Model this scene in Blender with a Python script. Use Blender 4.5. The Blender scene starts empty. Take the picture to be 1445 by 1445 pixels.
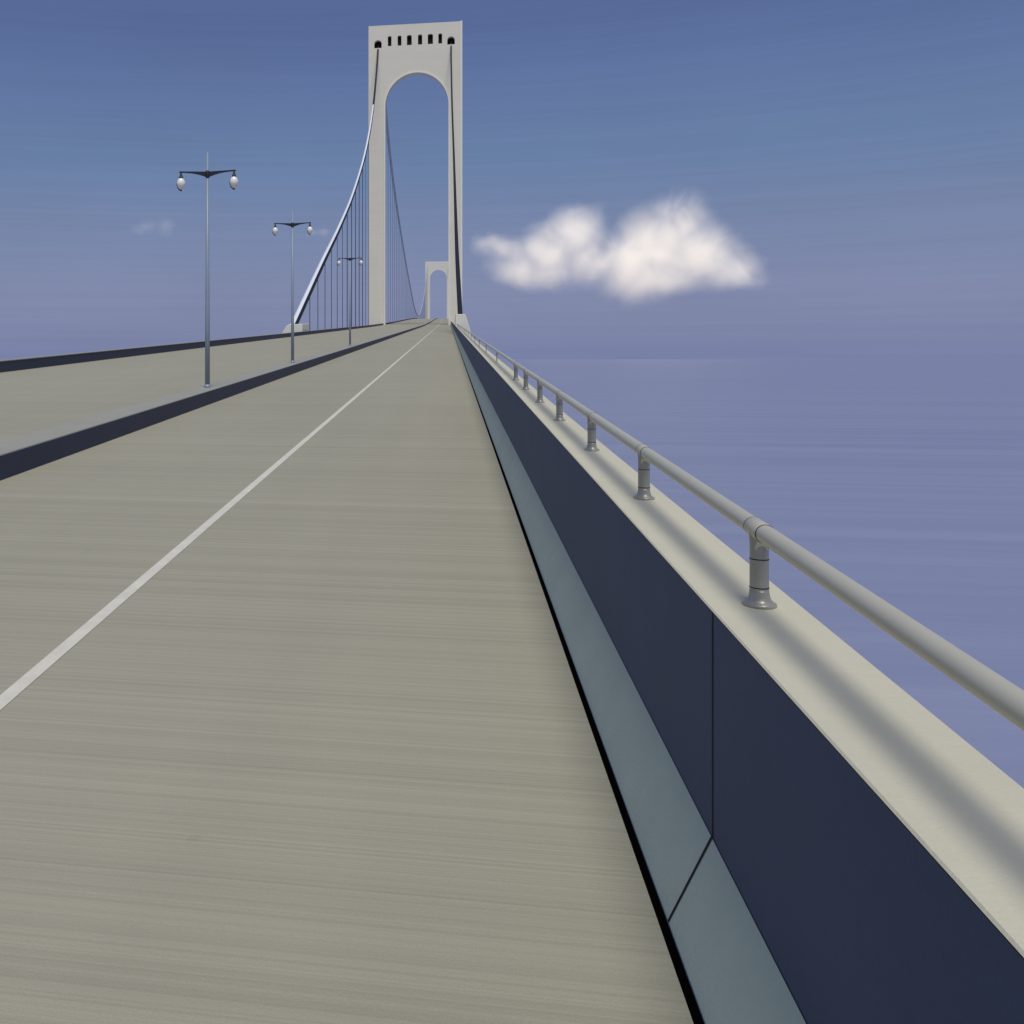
import bpy, math
from mathutils import Vector, Matrix

S = bpy.context.scene
COL = S.collection
G = 0.037                     # grade of the approach

# ------------------------------------------------------------------ helpers
def smooth(a, b, x):
    t = min(1, max(0, (x-a)/(b-a)))
    return t*t*(3-2*t)

def zr(y):
    """height of the grade line (eye level at the camera = 0) at distance y"""
    a, b = 640.0, 800.0
    if y < a: z = G*y
    elif y < b: z = G*a + G*(y-a) - G*(y-a)**2/(b-a)
    else: z = G*a - G*(y-b)
    return z + 1.7*smooth(250, 640, y)

class MB:
    def __init__(s): s.v = []; s.f = []; s.m = []; s.sm = []
    def add(s, vs, fs, mi=0, sm=False):
        n = len(s.v); s.v += [tuple(v) for v in vs]
        for f in fs:
            s.f.append(tuple(i+n for i in f)); s.m.append(mi); s.sm.append(sm)
    def box(s, x0, x1, y0, y1, z0, z1, mi=0):
        v = [(x, y, z) for x in (x0, x1) for y in (y0, y1) for z in (z0, z1)]
        s.add(v, [(0,1,3,2),(4,6,7,5),(0,4,5,1),(2,3,7,6),(0,2,6,4),(1,5,7,3)], mi)
    def sweep(s, prof, ys, mi=0, closed=True, caps=True, sm=False):
        """profile of (x, z) pairs swept along the road; z is relative to the grade"""
        n = len(prof); v = []
        for y in ys:
            h = zr(y)
            v += [(x, y, z+h) for x, z in prof]
        f = []
        for k in range(len(ys)-1):
            for i in range(n if closed else n-1):
                j = (i+1) % n
                f.append((k*n+i, (k+1)*n+i, (k+1)*n+j, k*n+j))
        if caps and closed:
            f.append(tuple(range(n))); f.append(tuple((len(ys)-1)*n+i for i in range(n))[::-1])
        s.add(v, f, mi, sm)
    def tube(s, pts, rad, seg=16, mi=0, mifun=None, caps=True, sx=1.0):
        pts = [Vector(p) for p in pts]; n = len(pts)
        if not hasattr(rad, '__len__'): rad = [rad]*n
        base = len(s.v); vs = []
        for i, p in enumerate(pts):
            t = (pts[min(i+1, n-1)]-pts[max(i-1, 0)]).normalized()
            up = Vector((0, 0, 1)) if abs(t.z) < 0.97 else Vector((0, 1, 0))
            a = t.cross(up).normalized(); b = a.cross(t).normalized()
            for k in range(seg):
                q = 2*math.pi*k/seg
                vs.append(p + a*math.cos(q)*rad[i]*sx + b*math.sin(q)*rad[i])
        for i in range(n-1):
            for k in range(seg):
                k2 = (k+1) % seg
                m = mifun(k/seg) if mifun else mi
                s.f.append(tuple(base+q for q in (i*seg+k, i*seg+k2, (i+1)*seg+k2, (i+1)*seg+k)))
                s.m.append(m); s.sm.append(True)
        s.v += [tuple(v) for v in vs]
        if caps:
            s.f.append(tuple(base+k for k in range(seg))[::-1]); s.m.append(mi); s.sm.append(False)
            s.f.append(tuple(base+(n-1)*seg+k for k in range(seg))); s.m.append(mi); s.sm.append(False)
    def lathe(s, c, prof, seg=32, mi=0):
        """prof: (radius, z) going up, around the vertical axis at c"""
        vs = []; fs = []
        for r, z in prof:
            for k in range(seg):
                q = 2*math.pi*k/seg
                vs.append((c[0]+r*math.cos(q), c[1]+r*math.sin(q), c[2]+z))
        for i in range(len(prof)-1):
            for k in range(seg):
                k2 = (k+1) % seg
                fs.append((i*seg+k, i*seg+k2, (i+1)*seg+k2, (i+1)*seg+k))
        fs.append(tuple(range(seg))[::-1]); fs.append(tuple((len(prof)-1)*seg+k for k in range(seg)))
        s.add(vs, fs, mi, True)
    def build(s, name, mats, parent=None, base=None, bevel=0):
        o0 = Vector(parent.location) if (parent and base is None) else Vector(base or (0, 0, 0))
        if parent and parent.parent: o0 = Vector(parent.location)+Vector(parent.parent.location)
        me = bpy.data.meshes.new(name)
        me.from_pydata([tuple(Vector(v)-o0) for v in s.v], [], s.f)
        me.polygons.foreach_set('material_index', s.m)
        me.polygons.foreach_set('use_smooth', s.sm)
        for m in (mats if isinstance(mats, (list, tuple)) else [mats]): me.materials.append(m)
        me.update()
        o = bpy.data.objects.new(name, me); COL.objects.link(o)
        if parent: o.parent = parent
        else: o.location = o0
        if bevel:
            b = o.modifiers.new('bevel', 'BEVEL'); b.width = bevel; b.segments = 2
            b.limit_method = 'ANGLE'; b.angle_limit = math.radians(40)
        return o

def thing(name, label, cat, loc, group=None):
    o = bpy.data.objects.new(name, None); COL.objects.link(o)
    o.location = loc; o['label'] = label; o['category'] = cat
    if group: o['group'] = group
    return o
def tag(o, label, cat, group=None, kind=None):
    if label: o['label'] = label
    if cat: o['category'] = cat
    if group: o['group'] = group
    if kind: o['kind'] = kind
    return o

# ---------------------------------------------------------------- materials
def mat(name, col, rough=0.7, metal=0.0, var=0.12, scale=(1, 1, 1), nscale=1.5, detail=6,
        bump=0.0, bscale=40, streak=0.0, sscale=(0.02, 9, 9), stain=0.0, spec=0.4, grit=0.0, srough=.72, wear=0.0):
    m = bpy.data.materials.new(name); m.use_nodes = True
    nt = m.node_tree; N = nt.nodes; L = nt.links; N.clear()
    out = N.new('ShaderNodeOutputMaterial'); b = N.new('ShaderNodeBsdfPrincipled')
    L.new(b.outputs[0], out.inputs[0])
    b.inputs['Roughness'].default_value = rough; b.inputs['Metallic'].default_value = metal
    b.inputs['Specular IOR Level'].default_value = spec
    geo = N.new('ShaderNodeNewGeometry')
    def noise(sc, ns, det, rg=0.6):
        mp = N.new('ShaderNodeMapping'); mp.inputs['Scale'].default_value = sc
        L.new(geo.outputs['Position'], mp.inputs[0])
        n = N.new('ShaderNodeTexNoise'); n.inputs['Scale'].default_value = ns
        n.inputs['Detail'].default_value = det; n.inputs['Roughness'].default_value = rg
        L.new(mp.outputs[0], n.inputs['Vector']); return n.outputs['Fac']
    def math_(op, a, bb, c=None):
        n = N.new('ShaderNodeMath'); n.operation = op
        for i, x in enumerate((a, bb, c)):
            if x is None: continue
            if isinstance(x, (int, float)): n.inputs[i].default_value = x
            else: L.new(x, n.inputs[i])
        return n.outputs[0]
    # value multiplier = 1 + var*(noise-.5)*2 + ...
    v = math_('MULTIPLY_ADD', math_('SUBTRACT', noise(scale, nscale, detail), 0.5), 2*var, 1.0)
    if streak:
        v = math_('MULTIPLY_ADD', math_('SUBTRACT', noise(sscale, 1.0, 9, srough), 0.5), 2*streak, v)
    if wear:
        for f_, a_ in ((60, .22), (19, .18), (5, .11)):
            v = math_('MULTIPLY_ADD', math_('SUBTRACT', noise((.007, f_, f_), 1.0, 2, .6), 0.5), 2*a_, v)
        v = math_('MULTIPLY_ADD', math_('SUBTRACT', noise((1.1, .012, 1), 1.0, 3, .5), 0.5), 2*wear, v)
        sp_ = N.new('ShaderNodeMapRange'); sp_.inputs[1].default_value = .70; sp_.inputs[2].default_value = .78
        L.new(noise((1, .6, 1), 3.1, 4, .6), sp_.inputs[0]); v = math_('MULTIPLY_ADD', sp_.outputs[0], -.10, v)
    if grit:
        v = math_('MULTIPLY_ADD', math_('SUBTRACT', noise((1, 1, 1), 160, 3, 0.7), 0.5), 2*grit, v)
    if stain:
        s_ = noise((1, 1, 1), 2.3, 7, 0.65)
        mr = N.new('ShaderNodeMapRange'); mr.inputs[1].default_value = 0.6; mr.inputs[2].default_value = 0.78
        L.new(s_, mr.inputs[0]); v = math_('MULTIPLY_ADD', mr.outputs[0], stain, v)
    mx = N.new('ShaderNodeVectorMath'); mx.operation = 'SCALE'
    mx.inputs[0].default_value = col[:3]; L.new(v, mx.inputs['Scale'])
    L.new(mx.outputs[0], b.inputs['Base Color'])
    if bump:
        bp = N.new('ShaderNodeBump'); bp.inputs['Strength'].default_value = bump
        bp.inputs['Distance'].default_value = 0.01
        L.new(noise((1, 1, 1), bscale, 5), bp.inputs['Height']); L.new(bp.outputs[0], b.inputs['Normal'])
    return m

M = {}
M['road'] = mat('road_concrete', (.325, .312, .232), .85, var=.10, nscale=.35, scale=(.5, .16, 1),
                bump=.35, bscale=90, streak=.13, sscale=(.006, 1.3, 1.3), srough=.8, grit=.2, wear=.05)
M['line'] = mat('white_road_paint', (.62, .60, .50), .75, var=.2, nscale=5, bump=.2, grit=.1)
M['gutter'] = mat('black_bitumen', (.002, .002, .002), .9, var=.3, nscale=12, spec=0)
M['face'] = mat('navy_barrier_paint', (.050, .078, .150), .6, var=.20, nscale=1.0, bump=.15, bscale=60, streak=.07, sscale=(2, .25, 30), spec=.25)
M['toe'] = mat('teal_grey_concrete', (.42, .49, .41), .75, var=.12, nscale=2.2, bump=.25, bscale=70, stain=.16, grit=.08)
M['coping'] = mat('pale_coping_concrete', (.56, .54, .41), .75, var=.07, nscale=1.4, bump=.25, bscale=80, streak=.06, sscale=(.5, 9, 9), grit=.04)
M['joint'] = mat('joint_filler_and_shade', (.004, .004, .005), .8, var=.1)
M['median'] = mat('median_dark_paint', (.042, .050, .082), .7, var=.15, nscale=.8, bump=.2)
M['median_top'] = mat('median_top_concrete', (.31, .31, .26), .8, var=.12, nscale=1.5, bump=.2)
M['rail'] = mat('rail_paint', (.54, .52, .40), .36, metal=.15, var=.05, nscale=6, spec=.5, bump=.05, bscale=30)
M['post'] = mat('post_paint', (.40, .39, .32), .38, metal=.35, var=.07, nscale=9, spec=.5)
M['lamp_pole'] = mat('lamp_pole_paint', (.24, .30, .37), .4, var=.06, nscale=2, spec=.5)
M['lamp_dark'] = mat('lamp_iron_and_shade', (.02, .024, .03), .45, var=.1)
M['globe'] = mat('opal_glass', (.86, .85, .80), .22, var=.03, nscale=6, spec=.6)
M['tower'] = mat('tower_paint', (.76, .72, .57), .6, var=.05, nscale=.12, streak=.07, sscale=(.03, .03, .7))
M['trim_highlight'] = mat('tower_trim_highlight', (.84, .81, .68), .55, var=.03, nscale=.4)
M['far_tower'] = mat('far_tower_paint', (.76, .73, .60), .6, var=.03, nscale=.1)
M['dark'] = mat('dark_opening', (.004, .004, .004), .9, var=.1)
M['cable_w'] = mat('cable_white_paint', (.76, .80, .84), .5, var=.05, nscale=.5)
M['cable_d'] = mat('cable_black_wrap_and_shade', (.008, .009, .012), .6, var=.1)  # black wrap colour, also painting in the cables' shaded sides
M['cable_g'] = mat('cable_blue_grey_paint', (.42, .47, .55), .5, var=.05, nscale=.5)
M['hanger'] = mat('hanger_steel', (.030, .040, .065), .6, var=.05)
M['anchor'] = mat('anchorage_concrete', (.76, .74, .62), .75, var=.07, nscale=.5, bump=.2, bscale=4)
M['slab'] = mat('deck_steel', (.12, .13, .15), .7)

def water_mat():
    m = bpy.data.materials.new('hazy_river_water'); m.use_nodes = True
    nt = m.node_tree; N = nt.nodes; L = nt.links
    b = N['Principled BSDF']
    b.inputs['Roughness'].default_value = .45
    b.inputs['IOR'].default_value = 1.33
    b.inputs['Specular IOR Level'].default_value = .18
    geo = N.new('ShaderNodeNewGeometry')
    mp = N.new('ShaderNodeMapping'); mp.inputs['Scale'].default_value = (.0012, .06, .06)
    L.new(geo.outputs['Position'], mp.inputs[0])
    n = N.new('ShaderNodeTexNoise'); n.inputs['Scale'].default_value = 1; n.inputs['Detail'].default_value = 10; n.inputs['Roughness'].default_value = .75
    L.new(mp.outputs[0], n.inputs['Vector'])
    r = N.new('ShaderNodeValToRGB')
    r.color_ramp.elements[0].position = .3; r.color_ramp.elements[0].color = (.200, .226, .350, 1)
    r.color_ramp.elements[1].position = .7; r.color_ramp.elements[1].color = (.262, .288, .415, 1)
    L.new(n.outputs[0], r.inputs[0]); L.new(r.outputs[0], b.inputs['Base Color'])
    return m
M['water'] = water_mat()

# ---------------------------------------------------------------- setting
YS = [-14, -6, 0, 4, 8, 16, 30, 60, 110, 180, 250] + [250+15*i for i in range(1, 59)]   # to 1120
YE = YS + [1180, 1240]
E = -2.4
ZW = -46.0
w = MB(); w.add([(-60000, -3000, ZW), (60000, -3000, ZW), (60000, 90000, ZW), (-60000, 90000, ZW)], [(0, 1, 2, 3)])
tag(w.build('water', M['water']), 'calm hazy blue violet water far below the bridge', None, kind='structure')

r = MB(); r.sweep([(-6.60, E), (.822, E), (.822, E-.3), (-6.60, E-.3)], YE)
road = r.build('road', M['road']); tag(road, 'tan concrete carriageway with one white lane line', None, kind='structure')
l = MB(); l.sweep([(-2.822, E+.004), (-2.712, E+.004)], YE, closed=False)
l.build('lane_line', M['line'], road)
r = MB(); r.sweep([(-20.2, E), (-7.33, E), (-7.33, E-.3), (-20.2, E-.3)], YE)
tag(r.build('road', M['road']), 'plain tan concrete carriageway beyond the dark median kerb', None, kind='structure')
g = MB(); g.sweep([(.822, E-.012), (.862, E-.012), (.862, E-.3), (.822, E-.3)], YE)
tag(g.build('gutter', M['gutter']), 'thin black gutter strip along the foot of the parapet', None, kind='structure')
d = MB(); d.sweep([(-20.6, E-.302), (1.38, E-.302), (1.38, E-2.4), (-20.6, E-2.4)], YE)
tag(d.build('bridge_deck', M['slab']), 'deep deck slab under the two carriageways', None, kind='structure')

# near parapet -----------------------------------------------------------
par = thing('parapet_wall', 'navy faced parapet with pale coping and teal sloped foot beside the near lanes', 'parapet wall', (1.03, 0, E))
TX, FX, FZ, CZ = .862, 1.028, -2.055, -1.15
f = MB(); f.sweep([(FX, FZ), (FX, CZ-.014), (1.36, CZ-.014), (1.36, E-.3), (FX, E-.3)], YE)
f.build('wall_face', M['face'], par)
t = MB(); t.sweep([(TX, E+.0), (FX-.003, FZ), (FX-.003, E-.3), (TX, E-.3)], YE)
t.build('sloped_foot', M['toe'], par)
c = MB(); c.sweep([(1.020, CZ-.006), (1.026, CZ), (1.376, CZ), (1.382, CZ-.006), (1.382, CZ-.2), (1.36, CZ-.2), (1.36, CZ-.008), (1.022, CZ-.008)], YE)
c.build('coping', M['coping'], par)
s = MB(); s.sweep([(1.024, CZ-.014), (1.024, CZ-.0085), (1.1, CZ-.0085), (1.1, CZ-.014)], YE)  # thin black strip painting in the shade under the coping lip
s.build('painted_shadow_line', M['joint'], par)
yj = 4.13
for k in range(10):
    y = yj + k*14.0; h = zr(y); w_ = .0095
    j = MB()
    # joint: filler strip standing 1.5 mm proud of face and foot
    e = .0015
    j.add([(FX-e, y-w_, h+FZ), (FX-e, y+w_, h+FZ), (FX-e, y+w_, h+CZ-.014), (FX-e, y-w_, h+CZ-.014),
           (TX-e, y-w_, h+E+.002), (TX-e, y+w_, h+E+.002), (FX-.005, y-w_, h+FZ+.003), (FX-.005, y+w_, h+FZ+.003)],
          [(0, 1, 2, 3), (4, 5, 7, 6)])
    j.build('panel_joint', M['joint'], par)

# far parapet ------------------------------------------------------------
far = thing('parapet_wall', 'low dark parapet along the far edge of the opposite lanes', 'parapet wall', (-20.2, 0, E))
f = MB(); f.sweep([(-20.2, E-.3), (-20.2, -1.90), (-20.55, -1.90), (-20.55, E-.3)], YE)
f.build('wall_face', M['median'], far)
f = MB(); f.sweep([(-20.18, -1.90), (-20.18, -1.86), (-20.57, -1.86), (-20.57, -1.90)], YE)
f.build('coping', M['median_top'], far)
# median -----------------------------------------------------------------
med = thing('median_kerb', 'dark raised median kerb between the carriageways carrying the lamps', 'kerb', (-6.95, 0, E))
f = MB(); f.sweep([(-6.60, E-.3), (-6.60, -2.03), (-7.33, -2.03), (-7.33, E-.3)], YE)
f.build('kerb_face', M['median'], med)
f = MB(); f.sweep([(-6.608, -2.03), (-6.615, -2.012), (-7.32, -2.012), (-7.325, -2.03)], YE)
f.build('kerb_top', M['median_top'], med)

# ---------------------------------------------------------------- handrail
RX, RZ, RR = 1.22, -.852, .036
hr = thing('handrail', 'round grey handrail on short flanged posts along the pale coping', 'railing', (RX, 0, CZ))
rl = MB(); rl.tube([(RX, y, zr(y)+RZ) for y in (-4, 0, 20, 60, 100, 140.5)], RR, 32)
rl.build('rail', M['rail'], hr)
posts = [1.85, 4.20, 6.55, 8.85, 11.35, 13.72, 16.15]
posts += [18.5]
while posts[-1] < 133: posts.append(posts[-1]+7.05)
proto = None
for i, y in enumerate(posts):
    h = zr(y)
    if i in (0, 1):
        seg = 32
        p = MB()
        # stem, swelling to meet the rail
        p.lathe((RX, y, h+CZ), [(.036, .012), (.0355, .05), (.035, .20), (.035, .235), (.036, .26), (.0375, .285), (.036, .3)], seg)
        po = p.build('post', M['post'], hr)
        sl = MB(); sl.tube([(RX, y-.075, zr(y-.075)+RZ), (RX, y-.072, zr(y-.072)+RZ), (RX, y+.072, zr(y+.072)+RZ), (RX, y+.075, zr(y+.075)+RZ)], [.036, .0383, .0383, .036], 32)
        # gusset under the sleeve
        for sgn in (-1, 1):
            vs = []
            for k in range(7):
                a = k/6; yy = y+sgn*(.030+.04*a*a*1.0); zz = h+RZ-.075+.05*a
                vs += [(RX-.026+.006*a, yy, zz), (RX+.026-.006*a, yy, zz)]
            vs += [(RX-.02, y, h+RZ-.02), (RX+.02, y, h+RZ-.02), (RX-.026, y, h+RZ-.09), (RX+.026, y, h+RZ-.09)]
            fs = [(2*k, 2*k+1, 2*k+3, 2*k+2) for k in range(6)]
            fs += [(16, 14)+tuple(range(12, -1, -2)), (17,)+tuple(range(1, 14, 2))+(15,)]
            sl.add(vs, fs, 0, False)
        sl.build('sleeve', M['rail'], po)
        for yy in (y-.077, y+.077):
            q = MB(); q.tube([(RX, yy-.0016, zr(yy-.0016)+RZ), (RX, yy+.0016, zr(yy+.0016)+RZ)], .0380, 32)
            q.build('seam_ring', M['joint'], po)
        for zz, rr_ in ((.185, .0362), (.072, .0366)):
            q = MB(); q.lathe((RX, y, h+CZ), [(rr_-.001, zz-.002), (rr_, zz-.0015), (rr_, zz+.0015), (rr_-.001, zz+.002)], 32)
            q.build('seam_ring', M['joint'], po)
        fl = MB(); fl.lathe((RX, y, h+CZ), [(.064, -.003), (.064, .007), (.061, .011), (.051, .016), (.044, .024), (.039, .038), (.0365, .054), (.0362, .062)], seg)
        fl.build('base_flange', M['post'], po)
        for q_ in range(4):
            a_ = math.pi/4+q_*math.pi/2; bb = MB()
            bb.lathe((RX+.054*math.cos(a_), y+.054*math.sin(a_), h+CZ), [(.0055, .008), (.0055, .0165), (.004, .018)], 6)
            bb.build('bolt', M['post'], po)
        if i == 1: proto = po
    elif i >= 8:
        p = MB(); p.lathe((RX, y, h+CZ), [(.040, 0), (.038, .01), (.02, .02), (.018, .28)], 12)
        p.build('post', M['coping'], hr)
    else:
        c = proto.copy(); COL.objects.link(c); c.parent = hr
        c.location = (0, y-4.20, zr(y)-zr(4.20))
        if i < 9:
            for ch in proto.children:
                cc = ch.copy(); COL.objects.link(cc); cc.parent = c
        else:
            cc = [q for q in proto.children if q.name.startswith('base_flange')][0].copy()
            COL.objects.link(cc); cc.parent = c

# ---------------------------------------------------------------- lamps
def lamp(y, label):
    x = -6.97; h = zr(y)-2.012
    t = thing('street_lamp', label, 'street lamp', (x, y, h), 'double armed lamps on the median')
    p = MB(); p.tube([(x, y, h), (x, y, h+2), (x, y, h+6.9)], [.074, .068, .034], 20)
    p.build('pole', M['lamp_pole'], t)
    p = MB(); p.lathe((x, y, h), [(.10, 0), (.10, .03), (.085, .05), (.076, .09)], 20)
    p.build('base_collar', M['lamp_pole'], t)
    p = MB(); p.lathe((x, y, h+6.12), [(.05, .04), (.062, .07), (.062, .22), (.05, .25)], 20)
    p.build('arm_clamp', M['lamp_dark'], t)
    for sg in (-1, 1):
        a = MB()
        pts = []; rd = []
        n = 8
        vs = []; fs = []
        for k in range(n+1):
            q = k/n; xx = x+sg*(.05+.80*q)
            top = h+6.34+.03*q; dep = .12*(1-q)**2.6+.036
            for (dy, z) in ((-.028, top), (.028, top), (.028, top-dep), (-.028, top-dep)): vs.append((xx, y+dy, z))
        for k in range(n):
            for i in range(4):
                j = (i+1) % 4; fs.append((4*k+i, 4*k+j, 4*k+4+j, 4*k+4+i))
        fs += [(3, 2, 1, 0), tuple(4*n+i for i in range(4))]
        a.add(vs, fs)
        a.build('arm', M['lamp_dark'], t)
        cx = x+sg*.80; top = h+6.35
        g_ = MB(); g_.lathe((cx, y, top-.52), [(.018, 0), (.065, .03), (.105, .09), (.128, .16), (.126, .22), (.098, .29), (.062, .345), (.05, .36)], 24)
        gl = g_.build('lamp_globe', M['globe'], t)
        c = MB(); c.lathe((cx, y, top-.20), [(.074, 0), (.070, .03), (.045, .08), (.03, .13), (.028, .19)], 20)
        # thin dark strip added for the globe's shaded left side
        c.tube([(cx-.075*1, y, top-.20), (cx-.125, y, top-.30), (cx-.128, y, top-.38), (cx-.09, y, top-.48), (cx-.02, y, top-.545)], .014, 8)
        c.build('lamp_cap_and_shade_strip', M['lamp_dark'], gl)
        c = MB(); c.lathe((cx, y, top-.565), [(.012, 0), (.03, .02), (.022, .05)], 14)
        c.build('finial', M['lamp_dark'], gl)
lamp(28.4, 'nearest double armed street lamp on the median, tallest of the three in view')
lamp(44.6, 'middle double armed lamp standing before the pale anchorage block')
lamp(71.5, 'farthest small double armed lamp seen against the suspension hangers')

# ---------------------------------------------------------------- towers
def tower(name, label, y0, T, x0, x1, a0, a1, ztop, spring, crown, zbot, m, wins, sads, leg_flare=0.25):
    h = G*y0
    tw = thing(name, label, 'bridge tower', ((x0+x1)/2, y0, h-4), 'bridge towers')
    cu = bpy.data.curves.new('t', 'CURVE'); cu.dimensions = '2D'; cu.fill_mode = 'BOTH'
    cu.extrude = T/2
    def poly(pts):
        sp = cu.splines.new('POLY'); sp.points.add(len(pts)-1)
        for i, (px, pz) in enumerate(pts): sp.points[i].co = (px, pz, 0, 1)
        sp.use_cyclic_u = True
    ca = (a0+a1)/2; ra = (a1-a0)/2
    arch = [(ca+ra*math.cos(q), spring+(crown-spring)*math.sin(q)) for q in [math.pi*k/40 for k in range(41)]]
    poly([(x0-leg_flare, zbot), (x0, zbot+60), (x0, ztop), (x1, ztop), (x1, zbot+60), (x1+leg_flare, zbot), (a1, zbot)] + arch + [(a0, zbot)])
    def hole(cx, cz, wd, ht, rnd):
        pts = [(cx-wd/2, cz-ht/2), (cx+wd/2, cz-ht/2)]
        for k in range(9):
            q = math.pi*k/8; pts.append((cx+wd/2*math.cos(q), cz+ht/2-rnd+rnd*math.sin(q)))
        poly(pts)
    for (wx, wz, wd) in wins: hole(wx, wz, wd, 3.2, .35)
    for (sx, sz) in sads: hole(sx, sz, 2.3, 2.5, 1.0)
    co = bpy.data.objects.new('t', cu); COL.objects.link(co)
    dg = bpy.context.evaluated_depsgraph_get()
    me = bpy.data.meshes.new_from_object(co.evaluated_get(dg))
    bpy.data.objects.remove(co); bpy.data.curves.remove(cu)
    # curve x,y -> world x,z ; extrude z -> y
    me.transform(Matrix(((1, 0, 0, -(x0+x1)/2), (0, 0, 1, T/2), (0, 1, 0, 4), (0, 0, 0, 1))))
    me.materials.clear(); me.materials.append(m)
    for p in me.polygons: p.use_smooth = False
    me.name = 'portal_frame'
    o = bpy.data.objects.new('portal_frame', me); COL.objects.link(o); o.parent = tw
    y1 = y0-.002
    if wins:
        for (wx, wz, wd) in wins:
            b = MB(); b.box(wx-wd/2+.004, wx+wd/2-.004, y0+.9, y0+1.0, h+wz-1.596, h+wz+1.596)
            b.build('window', M['dark'], tw)
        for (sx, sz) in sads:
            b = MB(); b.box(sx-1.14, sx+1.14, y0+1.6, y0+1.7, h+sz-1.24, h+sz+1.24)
            # side cheeks and soffit in flat black, painting in the shade inside the pocket
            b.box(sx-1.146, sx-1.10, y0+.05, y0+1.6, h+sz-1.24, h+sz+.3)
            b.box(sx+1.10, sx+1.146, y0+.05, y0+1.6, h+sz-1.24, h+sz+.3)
            b.build('saddle_opening_and_shade', M['dark'], tw)
    # raised trim round the arch, pale to paint in the edge highlight
    tr = MB(); wd = .42 if wins else .35
    path = [(a0, zbot+30)] + [(ca+ra*math.cos(q), spring+(crown-spring)*math.sin(q)) for q in [math.pi-math.pi*k/40 for k in range(41)]] + [(a1, zbot+30)]
    inner = path; outer = []
    for i, (px, pz) in enumerate(path):
        p0 = path[max(i-1, 0)]; p1 = path[min(i+1, len(path)-1)]
        dx, dz = p1[0]-p0[0], p1[1]-p0[1]; ln = math.hypot(dx, dz)
        outer.append((px-dz/ln*wd, pz+dx/ln*wd))
    vs = []; n = len(path)
    for (a, b_) in zip(inner, outer):
        vs += [(a[0], y0-.18, h+a[1]), (b_[0], y0-.18, h+b_[1]), (b_[0], y0, h+b_[1]), (a[0], y0, h+a[1])]
    fs = []
    for k in range(n-1):
        for i in range(4):
            j = (i+1) % 4; fs.append((4*k+i, 4*k+4+i, 4*k+4+j, 4*k+j))
    tr.add(vs, fs)
    tr.build('arch_trim_highlight', M['trim_highlight'], tw)
    # corner pilaster and roof slab, right edge painted pale as its lit side
    for sx in (x1,):
        p = MB(); s_ = 1 if sx == x0 else -1
        xa, xb = sorted((sx-.12*s_, sx+.55*s_))
        p.box(xa, xb, y0-.15, y0+T+.15, h+zbot+60, h+ztop+.15)
        p.build('corner_pilaster_lit_edge', M['trim_highlight'] if sx == x1 else m, tw)
    return tw
WZ = 87.8
wins = [(-18.22, WZ, 1.15), (-15.10, WZ, 1.2), (-12.02, WZ, 1.5), (-8.65, WZ, 1.3), (-5.44, WZ, 1.6), (-2.37, WZ, 1.15)]
T1 = tower('bridge_tower', 'tall pale near tower with arched portal and a row of six dark windows', 316, 3.2,
           -24.9, 4.35, -19.6, .18, 92.85, 67.0, 77.4, -60, M['tower'], wins, [(-21.9, 87.0), (.98, 87.0)])
T2 = tower('bridge_tower', 'small distant arched tower seen through the portal of the near one', 1128, 3.6,
           -25.1, 3.9, -19.8, -1.1, 63.0, 43.6, 53.6, -86, M['far_tower'], [], [], leg_flare=0)

# ---------------------------------------------------------------- cables
def spline(pts, n=10):
    P = [Vector(p) for p in pts]; P = [2*P[0]-P[1]]+P+[2*P[-1]-P[-2]]; out = []
    for i in range(1, len(P)-2):
        d0 = math.sqrt((P[i]-P[i-1]).length); d1 = math.sqrt((P[i+1]-P[i]).length); d2 = math.sqrt((P[i+2]-P[i+1]).length)
        t0, t1 = 0, d0; t2 = t1+d1; t3 = t2+d2
        for k in range(n):
            t = t1+(t2-t1)*k/n
            A1 = P[i-1]*((t1-t)/(t1-t0))+P[i]*((t-t0)/(t1-t0)); A2 = P[i]*((t2-t)/(t2-t1))+P[i+1]*((t-t1)/(t2-t1))
            A3 = P[i+1]*((t3-t)/(t3-t2))+P[i+2]*((t-t2)/(t3-t2))
            B1 = A1*((t2-t)/(t2-t0))+A2*((t-t0)/(t2-t0)); B2 = A2*((t3-t)/(t3-t1))+A3*((t-t1)/(t3-t1))
            out.append(B1*((t2-t)/(t2-t1))+B2*((t-t1)/(t2-t1)))
    out.append(P[-2]); return out
side = [(143, -1.25), (146, -.3), (177, 9.8), (207, 19.2), (239, 30.6), (277, 48.0), (300, 64.2), (312, 79.0), (317, 86.6)]
main = [(318, 86.6), (330, 84.2), (356, 76.3), (378, 66.9), (418, 54.3), (505, 35.2), (590, 19.8), (680, 6.2), (758, 1.6), (840, 6), (930, 18), (1030, 36), (1128, 57)]
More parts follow.
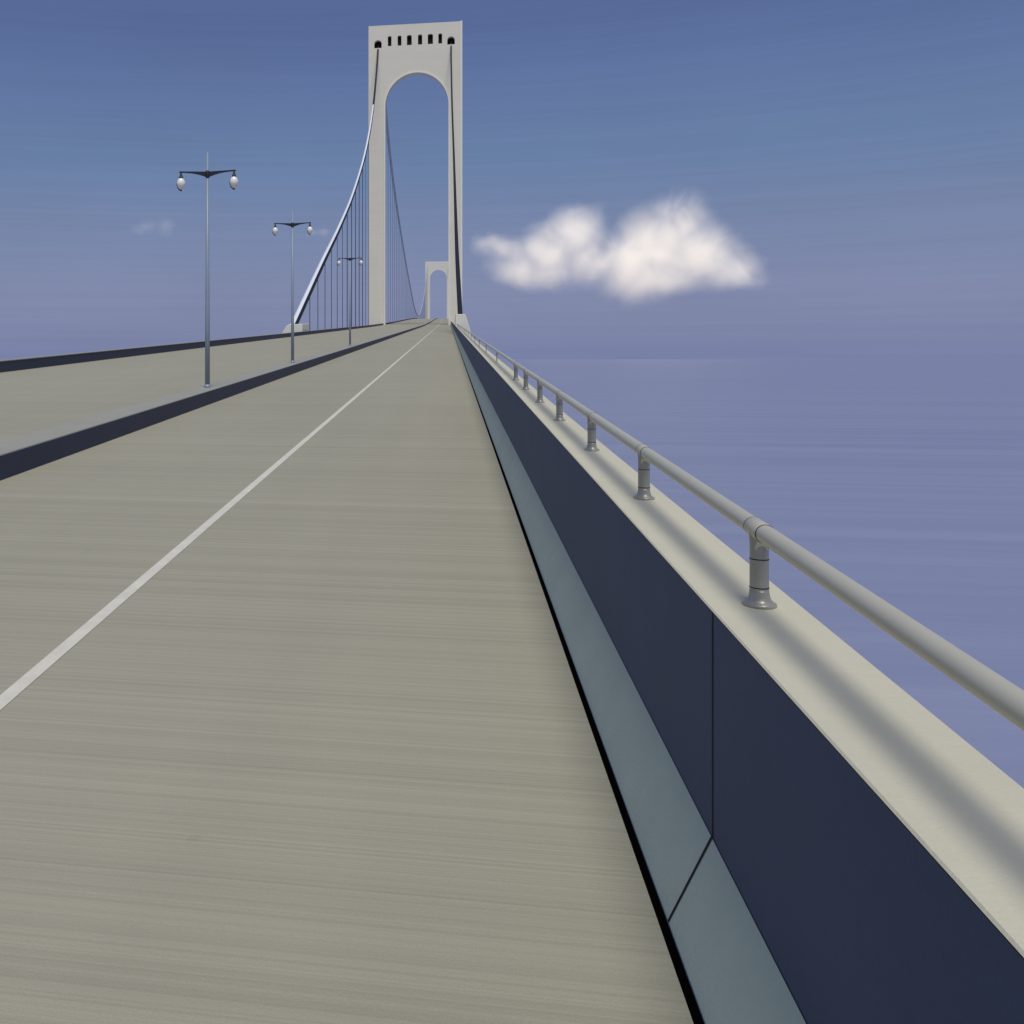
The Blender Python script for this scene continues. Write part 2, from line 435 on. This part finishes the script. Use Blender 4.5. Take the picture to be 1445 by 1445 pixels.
def cable(label, xs, xm, rad, two):
    c = thing('suspension_cable', label, 'suspension cable', (xs(146), 146, G*146-.3), 'main suspension cables')
    p = spline([(xs(y), y, z+G*y) for y, z in side])
    n = len(p)
    rr = [rad(q.y) for q in p]
    m = MB()
    # white upper and outer side; black paints in the shaded lower inner side
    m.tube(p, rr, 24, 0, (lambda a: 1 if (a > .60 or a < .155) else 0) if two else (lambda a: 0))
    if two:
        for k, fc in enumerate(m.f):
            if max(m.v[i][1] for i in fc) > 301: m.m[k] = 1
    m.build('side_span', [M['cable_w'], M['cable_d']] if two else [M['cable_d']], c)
    q = spline([(xm(y), y, z+G*y) for y, z in main])
    m = MB(); m.tube(q, [.50-.14*smooth(330, 560, v.y) for v in q], 12, 0, (lambda a: 0))
    for k, fc in enumerate(m.f):
        if two and max(m.v[i][1] for i in fc) > 2000: m.m[k] = 1
    m.build('main_span', [M['cable_g'], M['cable_d']] if two else [M['cable_d']], c)
    return c, p, q
XL = -22.3
cl, pl, ql = cable('long white suspension cable with black painted shade on the left sweeping down to the pale block', lambda y: XL+.4*smooth(290, 317, y), lambda y: XL+.1, lambda y: .54-.16*smooth(146, 260, y)-.11*smooth(275, 317, y), True)
cr, pr, qr = cable('black suspension cable running down the front of the right tower leg', lambda y: 1.80-.16*smooth(146, 180, y)-.40*smooth(262, 300, y)-.25*smooth(296, 317, y), lambda y: 1.0,
                   lambda y: .36-.12*smooth(146, 317, y), False)
def zat(path, y):
    for a, b in zip(path[:-1], path[1:]):
        if a.y <= y <= b.y and b.y > a.y:
            return a.lerp(b, (y-a.y)/(b.y-a.y))
def hanger(c, path, y, r_):
    p = zat(path, y)
    if p is None: return
    zb = zr(y)-2.9
    if p.z - .2 < zb: return
    m = MB(); m.tube([(p.x, y, zb), (p.x, y, p.z-.15)], r_, 8); m.build('hanger', M['hanger'], c)
y = 161.0
while y < 286: hanger(cl, pl, y, .055 if int(y) % 2 else .085); y += 10.2
y = 329.0
while y < 1110: hanger(cl, ql, y, .055); y += 15.4

# ---------------------------------------------------------------- anchorages
def anchorage(label, pts, y0, y1, xcab, gap=None):
    h = G*y0
    t = thing('cable_anchorage', label, 'anchorage block', (xcab, y0, h-2.9), 'cable anchorage blocks')
    m = MB(); n = len(pts)
    vs = [(x, y, z+G*y) for y in (y0, y1) for x, z in pts]
    fs = [tuple(range(n))[::-1], tuple(range(n, 2*n))] + [(i, (i+1) % n, n+(i+1) % n, n+i) for i in range(n)]
    m.add(vs, fs); m.build('block', M['anchor'], t, bevel=.06)
anchorage('pale block with sloping left side behind the far parapet', [(-20.75, -6), (-20.75, -.80), (-22.75, -.86), (-23.15, -1.15), (-23.85, -2.3), (-24.3, -6)], 142, 149, -22.3)
anchorage('pale block with sloping right side rising behind the near handrail', [(1.06, -6), (1.06, .46), (2.36, .46), (2.50, .30), (3.15, -1.9), (3.6, -6)], 142, 149, 1.80)

# ---------------------------------------------------------------- clouds
def cloud(label, lobes, thr, dens, nsc, amp, base=None, domain=1.32, soft=.5, K=5.0):
    lobes = [tuple(K*v for v in l) for l in lobes]; dens /= K; nsc /= K
    c = Vector((sum(l[0] for l in lobes)/len(lobes), sum(l[1] for l in lobes)/len(lobes), sum(l[2] for l in lobes)/len(lobes)))
    m = MB()
    for (x, y, z, rx, ry, rz) in lobes:
        n0 = 16; n1 = 24; vs = []; fs = []
        for i in range(n0+1):
            a = math.pi*i/n0
            for k in range(n1):
                b = 2*math.pi*k/n1
                vs.append((x-c.x+domain*rx*math.sin(a)*math.cos(b), y-c.y+domain*ry*math.sin(a)*math.sin(b), z-c.z+domain*rz*math.cos(a)))
        for i in range(n0):
            for k in range(n1):
                k2 = (k+1) % n1; fs.append((i*n1+k, (i+1)*n1+k, (i+1)*n1+k2, i*n1+k2))
        m.add(vs, fs)
    me = bpy.data.meshes.new('cl'); me.from_pydata(m.v, [], m.f); me.update()
    o = bpy.data.objects.new('cl', me); COL.objects.link(o)
    rm = o.modifiers.new('r', 'REMESH'); rm.mode = 'VOXEL'; rm.voxel_size = max(4, lobes[0][3]/8)
    dg = bpy.context.evaluated_depsgraph_get()
    me2 = bpy.data.meshes.new_from_object(o.evaluated_get(dg)); bpy.data.objects.remove(o)
    o = bpy.data.objects.new('cloud', me2); COL.objects.link(o); o.location = c
    mt = bpy.data.materials.new('cloud_vapour'); mt.use_nodes = True
    nt = mt.node_tree; N = nt.nodes; L = nt.links; N.clear()
    out = N.new('ShaderNodeOutputMaterial'); pv = N.new('ShaderNodeVolumePrincipled')
    L.new(pv.outputs[0], out.inputs['Volume'])
    pv.inputs['Color'].default_value = (.995, .985, .96, 1); pv.inputs['Anisotropy'].default_value = 0.0
    tc = N.new('ShaderNodeTexCoord')
    nz = N.new('ShaderNodeTexNoise'); nz.inputs['Scale'].default_value = nsc; nz.inputs['Detail'].default_value = 7; nz.inputs['Roughness'].default_value = .62
    nz.inputs['Distortion'].default_value = 1.0
    L.new(tc.outputs['Object'], nz.inputs['Vector'])
    wn = N.new('ShaderNodeTexNoise'); wn.inputs['Scale'].default_value = nsc*.8; wn.inputs['Detail'].default_value = 4
    L.new(tc.outputs['Object'], wn.inputs['Vector'])
    w1 = N.new('ShaderNodeVectorMath'); w1.operation = 'SUBTRACT'; L.new(wn.outputs['Color'], w1.inputs[0]); w1.inputs[1].default_value = (.5, .5, .5)
    w2 = N.new('ShaderNodeVectorMath'); w2.operation = 'MULTIPLY_ADD'; L.new(w1.outputs[0], w2.inputs[0])
    ww = lobes[0][3]*1.1; w2.inputs[1].default_value = (ww, ww, ww*.8); L.new(tc.outputs['Object'], w2.inputs[2])
    prev = None
    for (x, y, z, rx, ry, rz) in lobes:
        s1 = N.new('ShaderNodeVectorMath'); s1.operation = 'SUBTRACT'; L.new(w2.outputs[0], s1.inputs[0]); s1.inputs[1].default_value = (x-c.x, y-c.y, z-c.z)
        s2 = N.new('ShaderNodeVectorMath'); s2.operation = 'DIVIDE'; L.new(s1.outputs[0], s2.inputs[0]); s2.inputs[1].default_value = (rx, ry, rz)
        s3 = N.new('ShaderNodeVectorMath'); s3.operation = 'LENGTH'; L.new(s2.outputs[0], s3.inputs[0])
        if prev is None: prev = s3.outputs['Value']
        else:
            mn = N.new('ShaderNodeMath'); mn.operation = 'SMOOTH_MIN'; L.new(prev, mn.inputs[0]); L.new(s3.outputs['Value'], mn.inputs[1]); mn.inputs[2].default_value = .38; prev = mn.outputs[0]
    ma = N.new('ShaderNodeMath'); ma.operation = 'MULTIPLY_ADD'; L.new(nz.outputs['Fac'], ma.inputs[0]); ma.inputs[1].default_value = amp; L.new(prev, ma.inputs[2])
    mr = N.new('ShaderNodeMapRange'); mr.inputs[1].default_value = thr+amp*.5; mr.inputs[2].default_value = thr+amp*.5-soft
    mr.inputs[3].default_value = 0; mr.inputs[4].default_value = 1; L.new(ma.outputs[0], mr.inputs[0])
    pw = N.new('ShaderNodeMath'); pw.operation = 'POWER'; L.new(mr.outputs[0], pw.inputs[0]); pw.inputs[1].default_value = 1.6
    dm = N.new('ShaderNodeMath'); dm.operation = 'MULTIPLY'; L.new(pw.outputs[0], dm.inputs[0]); dm.inputs[1].default_value = dens
    L.new(dm.outputs[0], pv.inputs['Density'])
    em = N.new('ShaderNodeMath'); em.operation = 'MULTIPLY'; L.new(dm.outputs[0], em.inputs[0]); em.inputs[1].default_value = .24
    L.new(em.outputs[0], pv.inputs['Emission Strength']); pv.inputs['Emission Color'].default_value = (1, .85, .60, 1)  # added warm glow lifts the cloud's brightness above its scattered light
    mt.cycles.volume_step_rate = .35
    o.data.materials.clear(); o.data.materials.append(mt)
    tag(o, label, 'cloud', 'clouds in the blue sky')
    return o
YC = 2500
Z0 = G*YC
big = [(170, YC, Z0+115, 80, 60, 46), (140, YC+10, Z0+168, 66, 50, 46), (215, YC, Z0+172, 66, 60, 60), (300, YC, Z0+196, 84, 70, 86), (245, YC, Z0+112, 90, 55, 48), (330, YC, Z0+130, 60, 60, 62),
       (432, YC, Z0+130, 80, 80, 100), (470, YC, Z0+190, 76, 80, 74), (535, YC, Z0+196, 88, 90, 96), (600, YC, Z0+155, 108, 80, 86), (668, YC+10, Z0+112, 84, 55, 58),
       (500, YC, Z0+92, 160, 70, 54), (505, YC-20, Z0+140, 100, 70, 62), (245, YC-10, Z0+150, 60, 60, 60), (372, YC+20, Z0+125, 52, 50, 46), (565, YC, Z0+210, 60, 60, 60), (112, YC, Z0+178, 48, 40, 36)]
cloud('large cream white cumulus cloud with two humps right of the tower', big, 1.10, .026, .010, 1.2, soft=1.0)
cloud('tiny faint wisp of cloud beside the middle lamp', [(-312, YC, Z0+219, 26, 20, 16), (-340, YC, Z0+215, 22, 18, 10)], 1.0, .010, .04, 1.2, soft=.8)
cloud('small faint cloud low in the sky left of the nearest lamp', [(-725, YC, Z0+244, 36, 26, 34), (-780, YC, Z0+238, 50, 26, 22)], 1.0, .006, .025, 1.2, soft=.8)

# ---------------------------------------------------------------- world, sun
sun_dir = Vector((.11, -.43, .89)).normalized()
W = bpy.data.worlds.new('World'); S.world = W; W.use_nodes = True
nt = W.node_tree; N = nt.nodes; L = nt.links; N.clear()
out = N.new('ShaderNodeOutputWorld'); bg = N.new('ShaderNodeBackground'); L.new(bg.outputs[0], out.inputs[0])
bg.inputs['Strength'].default_value = .1
sky = N.new('ShaderNodeTexSky'); sky.sky_type = 'NISHITA'; sky.sun_disc = False
sky.sun_elevation = math.asin(sun_dir.z); sky.sun_rotation = math.atan2(sun_dir.x, sun_dir.y)
sky.air_density = 1.0; sky.dust_density = 1.5; sky.ozone_density = 2.0
tc = N.new('ShaderNodeTexCoord')
sp = N.new('ShaderNodeSeparateXYZ'); L.new(tc.outputs['Generated'], sp.inputs[0])
ramp = N.new('ShaderNodeValToRGB'); L.new(sp.outputs['Z'], ramp.inputs[0])
def c10(r, g, b):    # sRGB 0-255 -> linear /strength
    f = lambda v: ((v/255+.055)/1.055)**2.4
    return (f(r), f(g), f(b), 1)
cr_ = ramp.color_ramp
cr_.elements[0].position = 0.0; cr_.elements[0].color = c10(121, 131, 172)
cr_.elements[1].position = .31; cr_.elements[1].color = c10(84, 102, 150)
for p_, c_ in ((.06, (122, 130, 169)), (.11, (116, 128, 166)), (.19, (101, 123, 163)), (.26, (92, 112, 157)), ):
    e = cr_.elements.new(p_); e.color = c10(*c_)
e = cr_.elements.new(.6); e.color = c10(70, 92, 148)
# stratified thin haze: long horizontal layers and large soft patches
mp = N.new('ShaderNodeMapping'); mp.inputs['Scale'].default_value = (.9, .9, 60); L.new(tc.outputs['Generated'], mp.inputs[0])
n1 = N.new('ShaderNodeTexNoise'); n1.inputs['Scale'].default_value = 2.2; n1.inputs['Detail'].default_value = 7; n1.inputs['Roughness'].default_value = .7; L.new(mp.outputs[0], n1.inputs['Vector'])
mp2 = N.new('ShaderNodeMapping'); mp2.inputs['Scale'].default_value = (1, 1, 1.6); L.new(tc.outputs['Generated'], mp2.inputs[0])
n2 = N.new('ShaderNodeTexNoise'); n2.inputs['Scale'].default_value = 5; n2.inputs['Detail'].default_value = 4; L.new(mp2.outputs[0], n2.inputs['Vector'])
def mth(op, a, b, c=None):
    n = N.new('ShaderNodeMath'); n.operation = op
    for i, x in enumerate((a, b, c)):
        if x is None: continue
        if isinstance(x, (int, float)): n.inputs[i].default_value = x
        else: L.new(x, n.inputs[i])
    return n.outputs[0]
k1 = mth('MULTIPLY_ADD', mth('SUBTRACT', n1.outputs['Fac'], .5), .22, 1.0)
mp3 = N.new('ShaderNodeMapping'); mp3.inputs['Scale'].default_value = (.8, .8, 320); L.new(tc.outputs['Generated'], mp3.inputs[0])
n3 = N.new('ShaderNodeTexNoise'); n3.inputs['Scale'].default_value = 1.0; n3.inputs['Detail'].default_value = 2; L.new(mp3.outputs[0], n3.inputs['Vector'])
k1 = mth('MULTIPLY_ADD', mth('SUBTRACT', n3.outputs['Fac'], .5), .08, k1)
k2 = mth('MULTIPLY_ADD', mth('SUBTRACT', n2.outputs['Fac'], .5), .15, k1)
k3 = mth('MULTIPLY', k2, 10.0)
sc = N.new('ShaderNodeVectorMath'); sc.operation = 'SCALE'; L.new(ramp.outputs[0], sc.inputs[0]); L.new(k3, sc.inputs['Scale'])
mix = N.new('ShaderNodeMix'); mix.data_type = 'RGBA'; mix.inputs[0].default_value = .88
L.new(sky.outputs[0], mix.inputs[6]); L.new(sc.outputs[0], mix.inputs[7]); L.new(mix.outputs[2], bg.inputs['Color'])

su = bpy.data.lights.new('sun', 'SUN'); su.energy = 2.75; su.angle = math.radians(25); su.color = (1, .955, .87)
so = bpy.data.objects.new('sun', su); COL.objects.link(so)
so.rotation_euler = sun_dir.to_track_quat('Z', 'Y').to_euler()

# ---------------------------------------------------------------- camera
cam = bpy.data.cameras.new('camera'); co = bpy.data.objects.new('camera', cam); COL.objects.link(co)
co.location = (0, 0, 0); co.rotation_euler = (math.pi/2, 0, math.radians(9.5))
f = 1400.0
cx = 632-f*math.tan(math.radians(9.5)); cy = 448+f*G/math.cos(math.radians(9.5))
cam.sensor_width = 36; cam.sensor_fit = 'HORIZONTAL'; cam.lens = 36*f/1445
cam.shift_x = (722.5-cx)/1445; cam.shift_y = -(722.5-cy)/1445
cam.clip_start = .05; cam.clip_end = 200000
S.camera = co
S.view_settings.view_transform = 'Standard'; S.view_settings.look = 'None'; S.view_settings.exposure = 0
S.cycles.volume_bounces = 6; S.cycles.max_bounces = 8; S.cycles.volume_max_steps = 256
